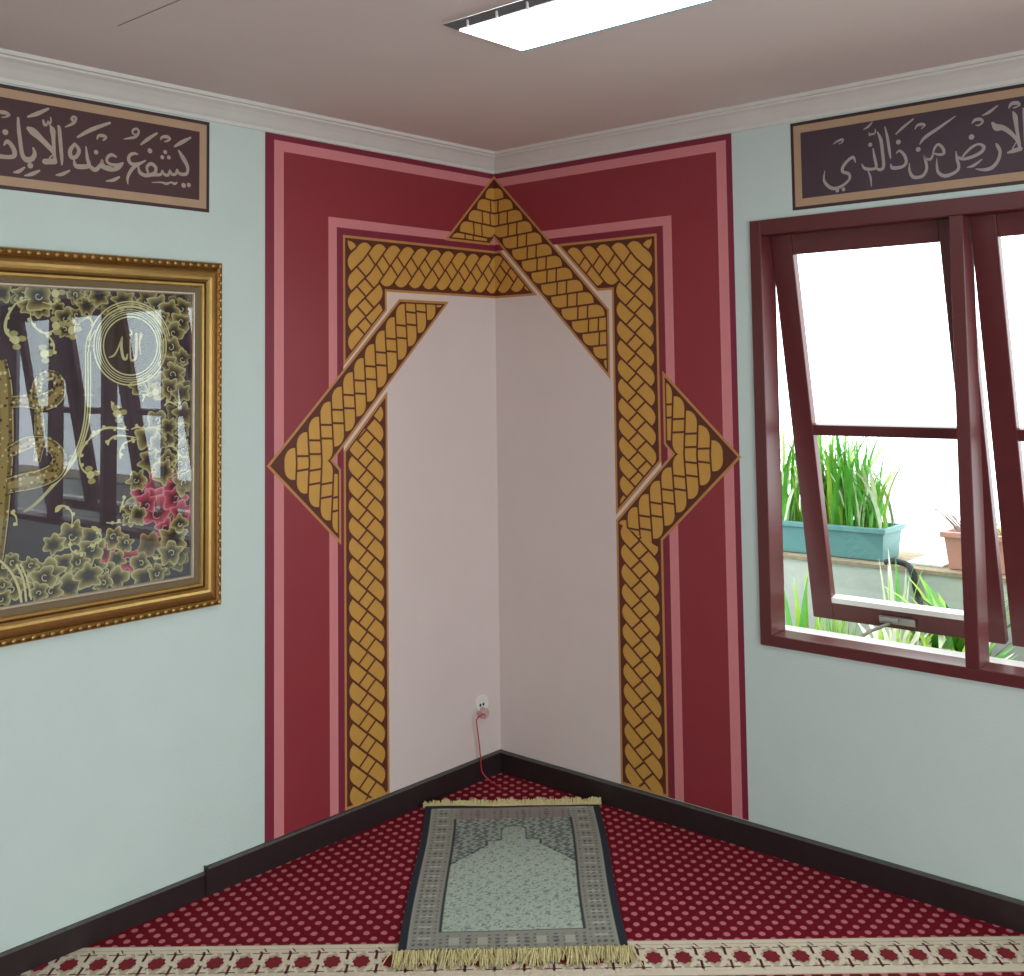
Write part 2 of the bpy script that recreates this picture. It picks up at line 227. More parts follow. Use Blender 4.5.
ART_NAME = [[(1714,1678,2.3),(1696,1685,5.3),(1681,1711,4.6),(1671,1741,3.8),(1673,1711,8.4),(1667,1678,9.1),(1657,1674,7.6),(1653,1689,3.8)],[(1625,1754,7.6),(1624,1719,8.4),(1626,1678,8.4),(1637,1669,7.6),(1643,1678,4.6),(1645,1734,3.0)],[(1615,1745,3.0),(1609,1749,10.7),(1614,1719,5.3),(1609,1686,2.3)],[(1644,1763,3.8),(1640,1749,5.3),(1648,1745,3.8)]]
ART_WORD = [[(2027,1671,24.8),(2020,1602,40.3),(2016,1506,43.4),(2015,1424,43.4),(2019,1342,43.4),(2026,1235,43.4),(2035,1128,37.2)],[(1998,1555,27.9),(1953,1556,31.0),(1908,1552,43.4),(1873,1568,43.4),(1862,1599,31.0),(1877,1625,24.8),(1906,1625,24.8),(1926,1603,24.8),(1928,1558,31.0)],[(1922,1536,18.6),(1919,1488,24.8),(1918,1432,24.8),(1926,1385,18.6)],[(2001,1418,27.9),(1960,1437,31.0),(1918,1443,24.8),(1883,1427,31.0),(1860,1394,37.2),(1871,1358,43.4),(1911,1339,43.4),(1959,1332,43.4),(2005,1325,37.2)]]
# ---------- materials ----------
M = {}
M['wall'] = mat('wall_paint_mint', '#cadcd7', .75, var=.03, vscale=6, bump=.25, bscale=160)
M['ceil'] = mat('ceiling_paint', '#d9d3cd', .85, var=.03, vscale=4, bump=.1, bscale=90)
M['trimw'] = mat('cornice_plaster', '#d9dbd5', .7, var=.04, vscale=14)
M['niche'] = mat('niche_paint', '#dccfcb', .75, var=.03, vscale=6, bump=.2, bscale=160)
M['crimson'] = mat('paint_crimson', '#90303a', .42, var=.05, vscale=9)
M['maroon'] = mat('paint_dark_crimson', '#80263a', .45, var=.05, vscale=9)
M['pink'] = mat('paint_pink', '#d4868a', .45, var=.04, vscale=12)
M['goldline'] = mat('paint_gold_line', '#c08a50', .45, var=.08, vscale=30)
M['brown'] = mat('paint_brown', '#5c2a1a', .5, var=.08, vscale=30)
M['gold'] = mat('paint_gold', '#cf9f4c', .42, metal=.15, var=.07, vscale=14)
M['white'] = mat('paint_white_gap', '#e0cfc0', .6, var=.04, vscale=20)
M['panel'] = mat('panel_maroon', '#4a2c30', .5, var=.06, vscale=10)
M['paneledge'] = mat('panel_dark_edge', '#3f2829', .5, var=.06, vscale=20)
M['tan'] = mat('panel_tan', '#b4977a', .5, var=.06, vscale=16)
M['letter'] = mat('lettering_beige', '#ac9f90', .55, var=.08, vscale=40)
M['panel2'] = mat('panel_plum', '#46353f', .45, var=.06, vscale=10)
M['letter2'] = mat('lettering_grey', '#aaa09c', .55, var=.08, vscale=40)
M['base'] = mat('baseboard_dark', '#2a1f20', .45, var=.2, vscale=30, bump=.2, bscale=60)
M['basetop'] = mat('baseboard_worn_edge', '#4d4c49', .6, var=.3, vscale=60)
M['wood'] = mat('window_maroon_paint', '#602a2c', .35, var=.1, vscale=20, bump=.08, bscale=40)
M['pane'] = glass('window_glass', .015, '#f4fbf8')
M['picglass'] = glass('picture_glass', .045, '#f4f6f6')
M['steel'] = mat('brushed_steel', '#a5a19c', .35, metal=.8, var=.1)
M['goldframe'] = mat('gilt_frame', '#c09d5e', .3, metal=.85, var=.14, vscale=25, bump=.06, bscale=200)
M['giltdark'] = mat('gilt_dark', '#7a5626', .4, metal=.7, var=.15, vscale=60)
M['taupe'] = mat('picture_slip_taupe', '#6f6044', .6, metal=.2, var=.08)
M['fillet'] = mat('silver_fillet', '#d8c9b4', .3, metal=.6, var=.08)
M['artbg'] = mat('art_ground_plum', '#40303a', .6, var=.5, vscale=7)
M['art'] = vmat('art_paint', .55, var=.04, vscale=150)
M['lampgrey'] = mat('lamp_housing', '#77777a', .4, metal=.3, var=.05)
M['fringecyan'] = mat('lamp_fringe_cyan', '#5fb4c4', .4, var=.05)
M['plastic'] = mat('white_plastic', '#e4e2de', .35, var=.02)
M['plugpink'] = mat('pinkish_plastic', '#c9a6a6', .4, var=.03)
M['cable'] = mat('red_cable', '#c0303f', .4, var=.05)
M['dark'] = mat('dark_hole', '#241c1c', .7)
M['teal'] = mat('teal_plastic', '#618f91', .5, var=.08, vscale=12)
M['salmon'] = mat('salmon_plastic', '#c98f82', .55, var=.06, vscale=12)
M['soil'] = mat('soil', '#4a3a28', .95, var=.3, vscale=60, bump=.6, bscale=80)
M['concrete'] = mat('rough_white_render', '#c6c7c0', .85, var=.12, vscale=7, bump=.4, bscale=40)
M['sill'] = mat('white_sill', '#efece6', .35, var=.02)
M['yard'] = mat('pale_concrete_yard', '#f6f6f4', .8, var=.02)
M["seam"] = mat("ceiling_seam", "#8a8079", .9)
M["capdirt"] = mat('mossy_ledge_top', '#a08d76', .9, var=.35, vscale=40, bump=.4, bscale=50)
M['leaf'] = mat('leaf_green', '#5fae3c', .45, var=.4, vscale=12)
M['leafy'] = mat('leaf_yellow_green', '#a5cc45', .45, var=.3, vscale=14)
M['leafw'] = mat('leaf_cream', '#e3e8c8', .5, var=.12, vscale=20)
M['leafdry'] = mat('leaf_dry_purple', '#9a7a6a', .6, var=.25, vscale=20)
M['black'] = mat('black_rubber', '#15171c', .5, var=.2)
M['navy'] = mat('rug_binding_navy', '#1c2836', .9, var=.15, vscale=200)
M['fringe'] = mat('fringe_cream', '#d6cb96', .85, var=.25, vscale=160)
M['rug'] = vmat('rug_weave', .9, var=.06, vscale=500)
M['cream'] = mat('carpet_cream', '#e0d4bd', .95, var=.1, vscale=220, bump=.4, bscale=500)
M['cream2'] = mat('carpet_grey_beige', '#bfb097', .95, var=.12, vscale=220, bump=.4, bscale=500)
M['cdark'] = mat('carpet_dark_line', '#5b1b20', .95, var=.2, vscale=220)
M['cred'] = mat('carpet_star_red', '#7d0f20', .95, var=.15, vscale=220)
M['plaster'] = mat('floor_slab', '#8a8580', .9)
def carpet_mat():
    m = bpy.data.materials.new('carpet_dotted'); t = NT(m)
    sp = t.new('ShaderNodeSeparateXYZ'); t.link(t.obj(), sp.inputs[0]); x, y = sp.outputs[0], sp.outputs[1]
    PX, PY = .0505, .0625
    def dist(ox, oy):
        fx = t.math('SUBTRACT', t.math('FRACT', t.math('ADD', t.math('DIVIDE', x, PX), ox + 100.5)), .5)
        fy = t.math('SUBTRACT', t.math('FRACT', t.math('ADD', t.math('DIVIDE', y, PY), oy + 100.5)), .5)
        a = t.math('MULTIPLY', fx, PX); b = t.math('MULTIPLY', fy, PY)
        return t.math('SQRT', t.math('ADD', t.math('MULTIPLY', a, a), t.math('MULTIPLY', t.math('MULTIPLY', b, b), .7)))
    d = t.math('MINIMUM', dist(0, 0), dist(.5, .5))
    wob = t.math('MULTIPLY', t.math('SUBTRACT', t.noise(160, 2), .5), .006)
    d = t.math('ADD', d, wob)
    mr = t.new('ShaderNodeMapRange'); mr.inputs[1].default_value = .0084; mr.inputs[2].default_value = .0104; mr.inputs[3].default_value = 1; mr.inputs[4].default_value = 0
    t.link(d, mr.inputs[0])
    big = t.noise(1.3, 3)
    red = t.mix(big, lin('#700d1e'), lin('#8c172a'))
    red = t.mix(t.math('MULTIPLY', t.noise(420, 2), .5), red, lin('#45060f'))
    t.link(t.mix(mr.outputs[0], red, lin('#c97880')), t.b.inputs['Base Color'])
    t.b.inputs['Roughness'].default_value = .95; t.b.inputs['Specular IOR Level'].default_value = .15
    b = t.new('ShaderNodeBump'); b.inputs['Strength'].default_value = .5; b.inputs['Distance'].default_value = .004
    t.link(t.noise(600, 3), b.inputs['Height']); t.link(b.outputs[0], t.b.inputs['Normal'])
    return m
M['carpet'] = carpet_mat()

# ---------- room shell ----------
T = .13
WX0, WX1, WZ0, WZ1 = 1.203, 4.672, .69, 2.126         # window opening in wall_right
b = MB(); b.box(-T, BX + T, BY - T, T, -.12, 0); struct(b.build('floor', M['plaster']))
b = MB(); b.box(-T, BX + T, BY - T, T, CEIL, CEIL + .1); struct(b.build('ceiling', M['ceil']))
b = MB(); b.box(-T, 0, BY - T, T, 0, CEIL); struct(b.build('wall_left', M['wall']))
b = MB(); b.box(0, WX0, 0, T, 0, CEIL); b.box(WX1, BX + T, 0, T, 0, CEIL); b.box(WX0, WX1, 0, T, 0, WZ0); b.box(WX0, WX1, 0, T, WZ1, CEIL)
struct(b.build('wall_right', M['wall']))
b = MB(); b.box(BX, BX + T, BY - T, 0, 0, CEIL); struct(b.build('wall_far', M['wall']))
b = MB(); b.box(0, BX, BY - T, BY, 0, CEIL); struct(b.build('wall_back', M['wall']))
# cornices: profile (distance from wall, z)
prof = [(0, 2.447), (.008, 2.447), (.010, 2.458), (.020, 2.466), (.036, 2.482), (.052, 2.495), (.066, 2.502), (.069, 2.507), (.078, 2.509), (.080, CEIL), (0, CEIL)]
def sweep_wall(name, pts, mats, left, d1, kind=True, a0=0):
    b = MB(); n = len(pts); vs = []
    for e in (0, 1):
        for o, z in pts:
            q = o if e == 0 and a0 == 0 else (a0 if e == 0 else d1)
            vs.append((o, -q, z) if left else (q, -o, z))
    fs = [(i, (i + 1) % n, n + (i + 1) % n, n + i) for i in range(n)] + [tuple(range(n)), tuple(range(n, 2 * n))]
    b.add(vs, fs); return b
struct(sweep_wall('trim_1', prof, 0, True, -BY).build('trim_1', M['trimw']))
struct(sweep_wall('trim_2', prof, 0, False, BX).build('trim_2', M['trimw']))
b = MB(); b.box(.487, 1.2, -1.954, -1.951, CEIL - .001, CEIL + .01); struct(b.build("trim_3", M["seam"]))
# baseboards
def board(left, a, e, h, t):
    b = MB(); p = [(0, .0), (t, .0), (t, h - .006), (t - .005, h), (0, h)]; n = 5; vs = []
    for q in (a, e):
        for o, z in p:
            k = max(q, o) if a == 0 else q
            vs.append((o, -k, z) if left else (k, -o, z))
    b.add(vs, [(0, 1, n + 1, n), (1, 2, n + 2, n + 1)] , 0); b.add(vs, [(2, 3, n + 3, n + 2), (3, 4, n + 4, n + 3)], 1)
    b.add(vs, [tuple(range(n)), tuple(range(n, 2 * n))], 0); return b
bl = board(True, 0, 1.375, .092, .017); b2 = board(True, 1.375, -BY, .078, .013); bl.add(b2.v, b2.f); bl.mi = bl.mi[:-len(b2.f)] + b2.mi
bl.add([(.0175, -1.371, 0), (.0175, -1.379, 0), (.0175, -1.379, .095), (.0175, -1.371, .095), (0, -1.379, .095), (0, -1.371, .095)], [(0, 1, 2, 3), (3, 2, 4, 5)], 0)
struct(bl.build('baseboard_left', [M['base'], M['basetop']]))
br = board(False, 0, BX, .09, .017)
struct(br.build('baseboard_right', [M['base'], M['basetop']]))

# ---------- painted arch mural across the corner ----------
mural = thing('painted_arch_mural', (0, 0, .09), 'crimson mihrab arch with gold braided star bands painted across the room corner', 'mural')
ZB, ZT, UO = .092, 2.446, 1.135
b = MB(); paint(b, rect(-1.149, UO, ZB, ZT), .0005); b.build('dark_crimson_ground', M['maroon'], mural, recalc=False)
def ubands(u0, u1, z0, z1):
    return [rect(-u1, -u0, ZB, z1), rect(u0, u1, ZB, z1), rect(-u0, u0, z0, z1)]
for nm, m_, (u0, u1, z0, z1) in (('outer_pink_stripe', 'pink', (1.072, 1.112, 2.389, 2.425)), ('crimson_field', 'crimson', (.878, 1.072, 2.182, 2.389)), ('inner_pink_stripe', 'pink', (.84, .878, 2.148, 2.182))):
    b = MB()
    for r in ubands(u0, u1, z0, z1): paint(b, r, .0009)
    b.build(nm, M[m_], mural, recalc=False)
b = MB(); paint(b, rect(-.607, .607, ZB, 1.93), .0011); b.build('niche_field', M['niche'], mural, recalc=False)
b = MB()
for p in ([(.034, 2.122), (.060, 2.122), (.257, 1.925), (.231, 1.925)],
          [(.310, 2.122), (.336, 2.122), (.533, 1.925), (.603, 1.925), (.603, 1.56), (.588, 1.586), (.588, 1.844)],
          [(-.603, 1.925), (-.603, 1.855), (-.812, 1.646), (-.812, 1.622), (-.54, 1.894), (-.274, 1.894), (-.27, 1.925)],
          [(-.603, 1.577), (-.603, 1.553), (-.812, 1.344), (-.812, 1.368)],
          [(.603, 1.077), (.812, 1.286), (.812, 1.262), (.603, 1.053)]): paint(b, p, .0013)
b.build('white_gap_lines', M['white'], mural, recalc=False)

TT, r2 = .0725, math.sqrt(2)
# one strand of the braid: a long rounded piece on each side and a square crossing in the middle
W_ = TT / r2
def pq(l): return [((p + q) / r2, (p - q) / r2) for p, q in l]
_p = [(-.0225, -W_ / 2), (-.0225, W_ / 2), (-.104, W_ / 2)] + [(-.056 - .048 * math.sin(a), -W_ / 2 + .044 * (1 - math.cos(a))) for a in [math.pi / 2 * k / 6 for k in range(6, -1, -1)]]
LOBE2 = pq(_p); QR = pq([(-.0225, -W_ / 2), (-.0225, W_ / 2), (.0225, W_ / 2), (.0225, -W_ / 2)])
LB2 = inset(LOBE2, .0036); RB2 = inset([(-x, -y) for x, y in LOBE2], .0036); DB2 = inset(QR, .0036)
def plait(mb, o, t, length, planes, hand=1, width=.176, phase=0):
    """braid along direction t from o, clipped by half planes (a, b, c): a*u + b*z >= c"""
    l = math.hypot(*t); t = (t[0] / l, t[1] / l); n = (-t[1] * hand, t[0] * hand); s = width / .146
    k = -2
    while k * TT < length + TT:
        for sh in (LB2, RB2, DB2):
            p = []
            for x, y in sh:
                y = y + (k + phase) * TT; p.append((o[0] + n[0] * x * s + t[0] * y, o[1] + n[1] * x * s + t[1] * y))
            for pl in planes:
                p = clip(p, *pl)
                if len(p) < 3: break
            if len(p) >= 3 and abs(area2(p)) > 6e-5: paint(mb, p, .0022)
        k += 1
def band(label, poly, arms):
    b = MB(); paint(b, poly, .0015); g = b.build('braided_band', M['goldline'], mural, recalc=False); g['label'] = label
    b = MB(); paint(b, inset(poly, .0095), .0018); b.build('brown_ground', M['brown'], g, recalc=False)
    b = MB()
    for a in arms: plait(b, *a[:4], **a[4])
    b.build('gold_plait', M['gold'], g, recalc=False)
E_ = .0155
r2 = math.sqrt(2)
def up(zu, s): return (s, 1, zu)          # z + s*u >= zu
def dn(zu, s): return (-s, -1, -zu)       # z + s*u <= zu
DW = .164
e2 = E_ * r2
# apex of the star and the arm running down to the right
band('braided band from the arch apex', [(-.295, 2.145), (0, 2.44), (.588, 1.852), (.588, 1.586), (0, 2.174), (-.029, 2.145)],
     [((0, 2.307), (1, -1), 1.0, [(1, 0, 0), dn(2.44 - e2, 1), up(2.174 + e2, 1), (-1, 0, -.588 + E_)], dict(width=DW)),
      ((0, 2.307), (-1, -1), .6, [(-1, 0, 0), dn(2.44 - e2, -1), up(2.174 + e2, -1), (0, 1, 2.145 + E_)], dict(width=DW, hand=-1))])
# top band with the left corner
band('gold band across the top left', [(-.812, 2.122), (.034, 2.122), (.231, 1.925), (-.603, 1.925), (-.603, 1.855), (-.812, 1.646)],
     [((-.7075, 2.0235), (1, 0), 1.1, [(0, -1, -2.122 + E_), (0, 1, 1.925 + E_), dn(2.156 - e2, 1), (1, 1, 2.0235 - .7075 + .0)], dict(width=.166, hand=1, phase=.2)),
      ((-.7075, 2.0235), (0, -1), .5, [(1, 0, -.812 + E_), (-1, 0, .603 + E_), (1, -1, -.7075 - 2.0235 + 4.047 - 4.047 if False else -99), (-1, -1, -(2.0235 - .7075)), up(2.458 + e2, -1)], dict(width=.176, hand=-1, phase=.2))])
# left tip
band('gold band folding at the left point', [(-.54, 1.9), (-.274, 1.9), (-.859, 1.315), (-.825, 1.281), (-.825, 1.015), (-1.143, 1.315)],
     [((-.992, 1.315), (1, 1), 1.0, [(0, 1, 1.315), dn(2.44 - e2, -1), up(2.174 + e2, -1), (0, -1, -1.9 + E_)], dict(width=DW, hand=1, phase=.0)),
      ((-.992, 1.315), (1, -1), .5, [(0, -1, -1.315), up(.19 + e2, 1), dn(.456 - e2, 1), (-1, 0, .825 + E_)], dict(width=DW, hand=-1, phase=.0))])
# left pillar
band('gold pillar on the left wall', [(-.812, 1.344), (-.603, 1.553), (-.603, ZB), (-.812, ZB)],
     [((-.7075, 1.60), (0, -1), 1.6, [(1, 0, -.812 + E_), (-1, 0, .603 + E_), dn(2.156 - e2, -1), (0, 1, ZB)], dict(width=.176))])
# right upper corner and pillar
band('gold band on the upper right corner', [(.336, 2.122), (.812, 2.122), (.812, 1.286), (.603, 1.077), (.603, 1.925), (.533, 1.925)],
     [((.7075, 2.0235), (0, -1), 1.1, [(1, 0, .603 + E_), (-1, 0, -.812 + E_), up(.474 + e2, -1), (1, -1, .7075 - 2.0235)], dict(width=.176, phase=.2)),
      ((.7075, 2.0235), (-1, 0), .6, [(0, -1, -2.122 + E_), (0, 1, 1.925 + E_), up(2.458 + e2, 1), (-1, 1, 2.0235 - .7075)], dict(width=.166, hand=-1, phase=.2))])
# right tip and the right pillar
band('gold band folding at the right point into the right pillar', [(.825, 1.615), (1.143, 1.315), (.812, 1.002), (.812, ZB), (.603, ZB), (.603, 1.059), (.859, 1.315), (.825, 1.349)],
     [((.992, 1.315), (-1, 1), .5, [(0, 1, 1.315), dn(2.44 - e2, 1), up(2.174 + e2, 1), (1, 0, .825 + E_)], dict(width=DW, hand=-1)),
      ((.992, 1.315), (-1, -1), .6, [(0, -1, -1.315), up(.19 + e2, -1), dn(.456 - e2, -1), (1, 0, .603 + E_), (1, 2.4, .7075 + 2.4 * 1.01)], dict(width=DW)),
      ((.7075, 1.03), (0, -1), 1.2, [(1, 0, .603 + E_), (-1, 0, -.812 + E_), (-1, -2.4, -(.7075 + 2.4 * 1.01)), (0, 1, ZB)], dict(width=.176))])

# ---------- calligraphy friezes painted high on both walls ----------
def frieze(label, sgn, u0, u1, S, D):
    z0, z1 = 2.147, 2.443
    t = thing('calligraphy_panel', ((0, -(u0 + u1) / 2, z0) if sgn < 0 else ((u0 + u1) / 2, 0, z0)), label, 'wall lettering')
    f = lambda a, e, lo, hi: rect(min(sgn * a, sgn * e), max(sgn * a, sgn * e), lo, hi)
    b = MB(); paint(b, f(u0, u1, z0, z1), .0006); b.build('dark_edge', M['paneledge'], t, recalc=False)
    b = MB(); paint(b, f(u0 + .011, u1 - .011, z0 + .011, z1 - .011), .0010); b.build('tan_border', M['tan'], t, recalc=False)
    b = MB(); paint(b, f(u0 + .037, u1 - .037, z0 + .037, z1 - .037), .0014); b.build('maroon_field', M['panel'] if sgn < 0 else M['panel2'], t, recalc=False)
    b = MB(); i = 0
    for s in S:
        d = .0018 + .00002 * i; i += 1
        put_stroke(b, [(sgn * u / 1000, z / 1000, w / 1000 * (1.26 if sgn < 0 else 1.08)) for u, z, w in s], lambda x, y: fold(x, y, d))
        for e, (u, z, w) in enumerate((s[0], s[-1])):
            if w > 3: put_disc(b, sgn * u / 1000, z / 1000, w / 1600, lambda x, y: fold(x, y, d + .000006 + .000006 * e))
    for u, z, r in D: put_disc(b, sgn * u / 1000, z / 1000, r / 1000 * .95, lambda x, y: fold(x, y, .0026), n=8)
    o = b.build('lettering', M['letter'] if sgn < 0 else M['letter2'], t, recalc=False)
    bm = bmesh.new(); bm.from_mesh(o.data)
    inw = Vector((1, 0, 0)) if sgn < 0 else Vector((0, -1, 0))
    for fc in bm.faces:
        if fc.normal.dot(inw) < 0: fc.normal_flip()
    bm.to_mesh(o.data); bm.free()
frieze('dark maroon calligraphy band with tan border above the gilt framed picture', -1, 1.366, 3.4, LEFT_STROKES, LEFT_DOTS)
frieze('dark maroon calligraphy band with tan border above the window', 1, 1.362, 3.4, RIGHT_STROKES, RIGHT_DOTS)

# ---------- gilt framed picture on wall_left ----------
PU0, PU1, PZ0, PZ1 = 1.331, 2.76, .893, 1.983
pic = thing('framed_picture', (0, -(PU0 + PU1) / 2, PZ0), 'large gilt framed calligraphy picture with flowers under glass on the left wall', 'picture')
def ring_frame(prof, name, m, parent, smooth=False):
    """profile (inset from outer edge, distance from wall) swept round the frame with mitred corners"""
    b = MB(); n = len(prof); vs = []
    for cu, cz, su, sz in ((PU0, PZ0, 1, 1), (PU1, PZ0, -1, 1), (PU1, PZ1, -1, -1), (PU0, PZ1, 1, -1)):
        for i, d in prof: vs.append((d, -(cu + su * i), cz + sz * i))
    fs = [(k * n + i, k * n + i + 1, ((k + 1) % 4) * n + i + 1, ((k + 1) % 4) * n + i) for k in range(4) for i in range(n - 1)]
    b.add(vs, fs); return b.build(name, m, parent)
fr = ring_frame([(0, .001), (0, .022), (.004, .027), (.012, .029), (.020, .026), (.023, .022), (.026, .026), (.032, .034), (.041, .040), (.050, .042), (.058, .040), (.065, .034), (.068, .029), (.072, .031), (.078, .031), (.082, .026), (.083, .006)], 'frame', M['goldframe'], pic)
ring_frame([(.0225, .0225), (.0245, .0215), (.0265, .0262)], 'dark_groove', M['giltdark'], fr)
ring_frame([(.0665, .0335), (.0685, .0295), (.0705, .0305)], 'inner_groove', M['giltdark'], fr)
ring_frame([(.003, .0266), (.004, .0278), (.012, .0298), (.020, .0268), (.0232, .0228)], 'dark_outer_band', M['giltdark'], fr)
b = MB()
pit = .027
for (a0, a1, fx) in ((PU0, PU1, None), (PZ0, PZ1, 1)):
    a0 += .012; a1 -= .012; n = int((a1 - a0) / pit)
    for k in range(n + 1):
        q = a0 + (a1 - a0) * k / n
        for e in (0, 1):
            if fx is None: p = (.0315, -q, (PZ0 + .012) if e == 0 else (PZ1 - .012)); sq = (.5, 1.1, .8)
            else: p = (.0315, -((PU0 + .012) if e == 0 else (PU1 - .012)), q); sq = (.5, .8, 1.1)
            b.ball(p, .0072, 8, 4, 0, sq)
b.build('bead_moulding', M['goldframe'], fr, smooth=True)
ring_frame([(.081, .0245), (.099, .0205), (.101, .016)], 'taupe_slip', M['taupe'], pic)
ring_frame([(.0995, .0225), (.1015, .025), (.1045, .025), (.107, .021), (.107, .008)], 'silver_fillet', M['fillet'], pic)
AU0, AU1, AZ0, AZ1 = PU0 + .1, PU1 - .1, PZ0 + .1, PZ1 - .1
b = MB(); b.add([(.009, -AU0, AZ0), (.009, -AU1, AZ0), (.009, -AU1, AZ1), (.009, -AU0, AZ1)], [(0, 1, 2, 3)])
art = b.build('embroidered_ground', M['artbg'], pic)
def inart(u, z, m=.004): return AU0 + m < u < AU1 - m and AZ0 + m < z < AZ1 - m
def clampart(u, z): return (min(max(u, AU0 + .006), AU1 - .006), min(max(z, AZ0 + .006), AZ1 - .006))
layer = [0]
def apl(d): return lambda u, z: (.0092 + d, -clampart(u, z)[0], clampart(u, z)[1])
PAL = {'f': ('#a8a070', '#77703e', '#4c4220', '#1c1510'), 'o': ('#cfcb98', '#a59a58', '#6b5a2a', '#231a14'), 'p': ('#e59aa6', '#d05068', '#b02a48', '#4a1226'), 'b': ('#b9a374', '#8f7440', '#6d5526', '#4a3818')}
def flower(b, u, z, r, kind, rnd):
    d = .0002 + layer[0] * .000012; layer[0] += 1
    n = 40; lob = rnd.choice((5, 5, 6, 4)); ph = rnd.random() * 6.28; wv = rnd.uniform(.06, .14); ph2 = rnd.random() * 6.28; el = rnd.uniform(.8, 1.1)
    cols = [lin(x) for x in PAL[kind]]
    ox, oy = rnd.uniform(-.18, .18) * r, rnd.uniform(-.18, .18) * r
    vs = []; cc = []
    for fr_, col in ((1.0, cols[0]), (.93, cols[0]), (.84, cols[1]), (.55, cols[2]), (.34, cols[3]), (0, cols[3])):
        for k in range(n):
            a = 2 * math.pi * k / n
            rr = r * (1 + .2 * math.cos(lob * a + ph) * fr_ + wv * math.sin((lob + 3) * a + ph2) * fr_) * fr_
            x = rr * math.cos(a); y = rr * math.sin(a) * el
            vs.append(apl(d)(u + x + ox * (1 - fr_), z + y + oy * (1 - fr_))); cc.append(col)
    fs = [(i * n + k, i * n + (k + 1) % n, (i + 1) * n + (k + 1) % n, (i + 1) * n + k) for i in range(5) for k in range(n)]
    b.add(vs, fs, 0, cc)
    if rnd.random() < .55:
        s = []; a0 = rnd.random() * 6.28; sg = rnd.choice((-1, 1))
        for k in range(9):
            a = a0 + sg * k * .62; q = r * (.34 - .034 * k); s.append((u + ox + q * math.cos(a), z + oy + q * math.sin(a), .0035 * (1 - k * .05)))
        put_stroke(b, s, apl(d + .00001), 0, cols[0])
rnd = random.Random(3)
b = MB()
fl = [(u / 1000, z / 1000, r / 1000, k) for u, z, r, k in ART_FLOWERS]
# the half of the picture left of the photo's edge repeats the same flower border
for u, z, r, k in [f for f in fl if f[0] < 1.86]: fl.append((AU0 + AU1 - u, z, r, k))
for k_ in range(46):            # smaller blooms filling the gaps along the right edge, the foot and the top
    q = k_ / 46; v = rnd.random()
    if k_ % 4 == 0: fl.append((AU0 + .03 + .55 * rnd.random(), AZ1 - .02 - .03 * v, .022, 'f'))
    elif k_ % 2: fl.append((AU0 + .015 + .09 * v, AZ0 + .04 + .8 * q, .026, 'f'))
    else: fl.append((AU0 + .02 + .62 * q, AZ0 + .02 + .10 * v, .027, 'f'))
for k_ in range(9): fl.append((2.1 + .055 * k_, AZ0 + .03 + .02 * (k_ % 3), .03, 'o')); fl.append((2.08 + .055 * k_, AZ1 - .03 - .015 * (k_ % 3), .028, 'o'))
for u, z, r, k in sorted(fl, key=lambda f: 'fp'.find(f[3]) if f[3] in 'fp' else 5): flower(b, u, z, r * (1.65 if k == 'p' else 1.36), k, rnd)
b.build('flowers', M['art'], art, recalc=False)
pale = lin('#e4dfa0'); pale2 = lin('#b9ae5c')
b = MB(); layer[0] = 0
def vine(b, s, leaves=True):
    d = .0018 + layer[0] * .00001; layer[0] += 1
    put_stroke(b, [(u / 1000, z / 1000, w / 1500) for u, z, w in s], apl(d), 0, pale)
    if leaves:
        sm = smooth_line(s, 3)
        for i in range(2, len(sm), 3):
            a = rnd.random() * 6.28; put_disc(b, sm[i][0] / 1000 + .006 * math.cos(a), sm[i][1] / 1000 + .006 * math.sin(a), .0055, apl(d + .000005), 8, 0, pale)
        u, z, w = s[-1]
        if w > 6:
            put_disc(b, u / 1000, z / 1000, .012, apl(d + .000006), 10, 0, pale)
            for q in range(3):
                a = 1.3 + q * 1.6; put_disc(b, u / 1000 + .019 * math.cos(a), z / 1000 +   .019 * math.sin(a), .0125, apl(d + .000003), 8, 0, lin('#b9b170'), a, .7)
for s in ART_VINES: vine(b, s)
b.build('vines', M['art'], art, recalc=False)
b = MB()
for s in ART_STEM: put_stroke(b, [(u / 1000, z / 1000, w / 1000) for u, z, w in s], apl(.0022), 0, pale)
b.build('stem_lines', M['art'], art, recalc=False)
# ring medallion
ru, rz = ART_RING[0] / 1000 - .008, ART_RING[1] / 1000 + .002
b = MB(); n = 64
put_disc(b, ru, rz, .083, apl(.0020), 48, 0, lin('#3a2a18'))
for rad, w in ((.088, .0042), (.0965, .0026), (.103, .0026), (.1095, .0026), (.118, .0044)):
    vs = []; cc = []
    for k in range(n):
        a = 2 * math.pi * k / n
        for q in (rad - w / 2, rad + w / 2): vs.append(apl(.0022)(ru + q * math.cos(a), rz + q * math.sin(a) * 1.0))
    b.add(vs, [(2 * k, 2 * k + 1, 2 * ((k + 1) % n) + 1, 2 * ((k + 1) % n)) for k in range(n)], 0, [pale] * (2 * n))
for rad, a0, a1 in ((.134, .1, 2.9), (.127, .9, 2.9), (.121, 1.2, 2.75)):
    put_stroke(b, [(ru - rad * math.cos(a0 + (a1 - a0) * k / 14) * -1 if False else ru - rad * math.cos(math.pi - (a0 + (a1 - a0) * k / 14)) * 1, rz + rad * math.sin(a0 + (a1 - a0) * k / 14), .004 if rad > .13 else .0026) for k in range(15)], apl(.00221), 0, pale)
b.build('ring_medallion', M['art'], art, recalc=False)
b = MB()
for i, s in enumerate(ART_NAME): put_stroke(b, [(u / 1000, z / 1000, w / 1000) for u, z, w in s], apl(.0025 + i * .00001), 0, lin('#e0d69a'))
b.build('medallion_lettering', M['art'], art, recalc=False)
b = MB()
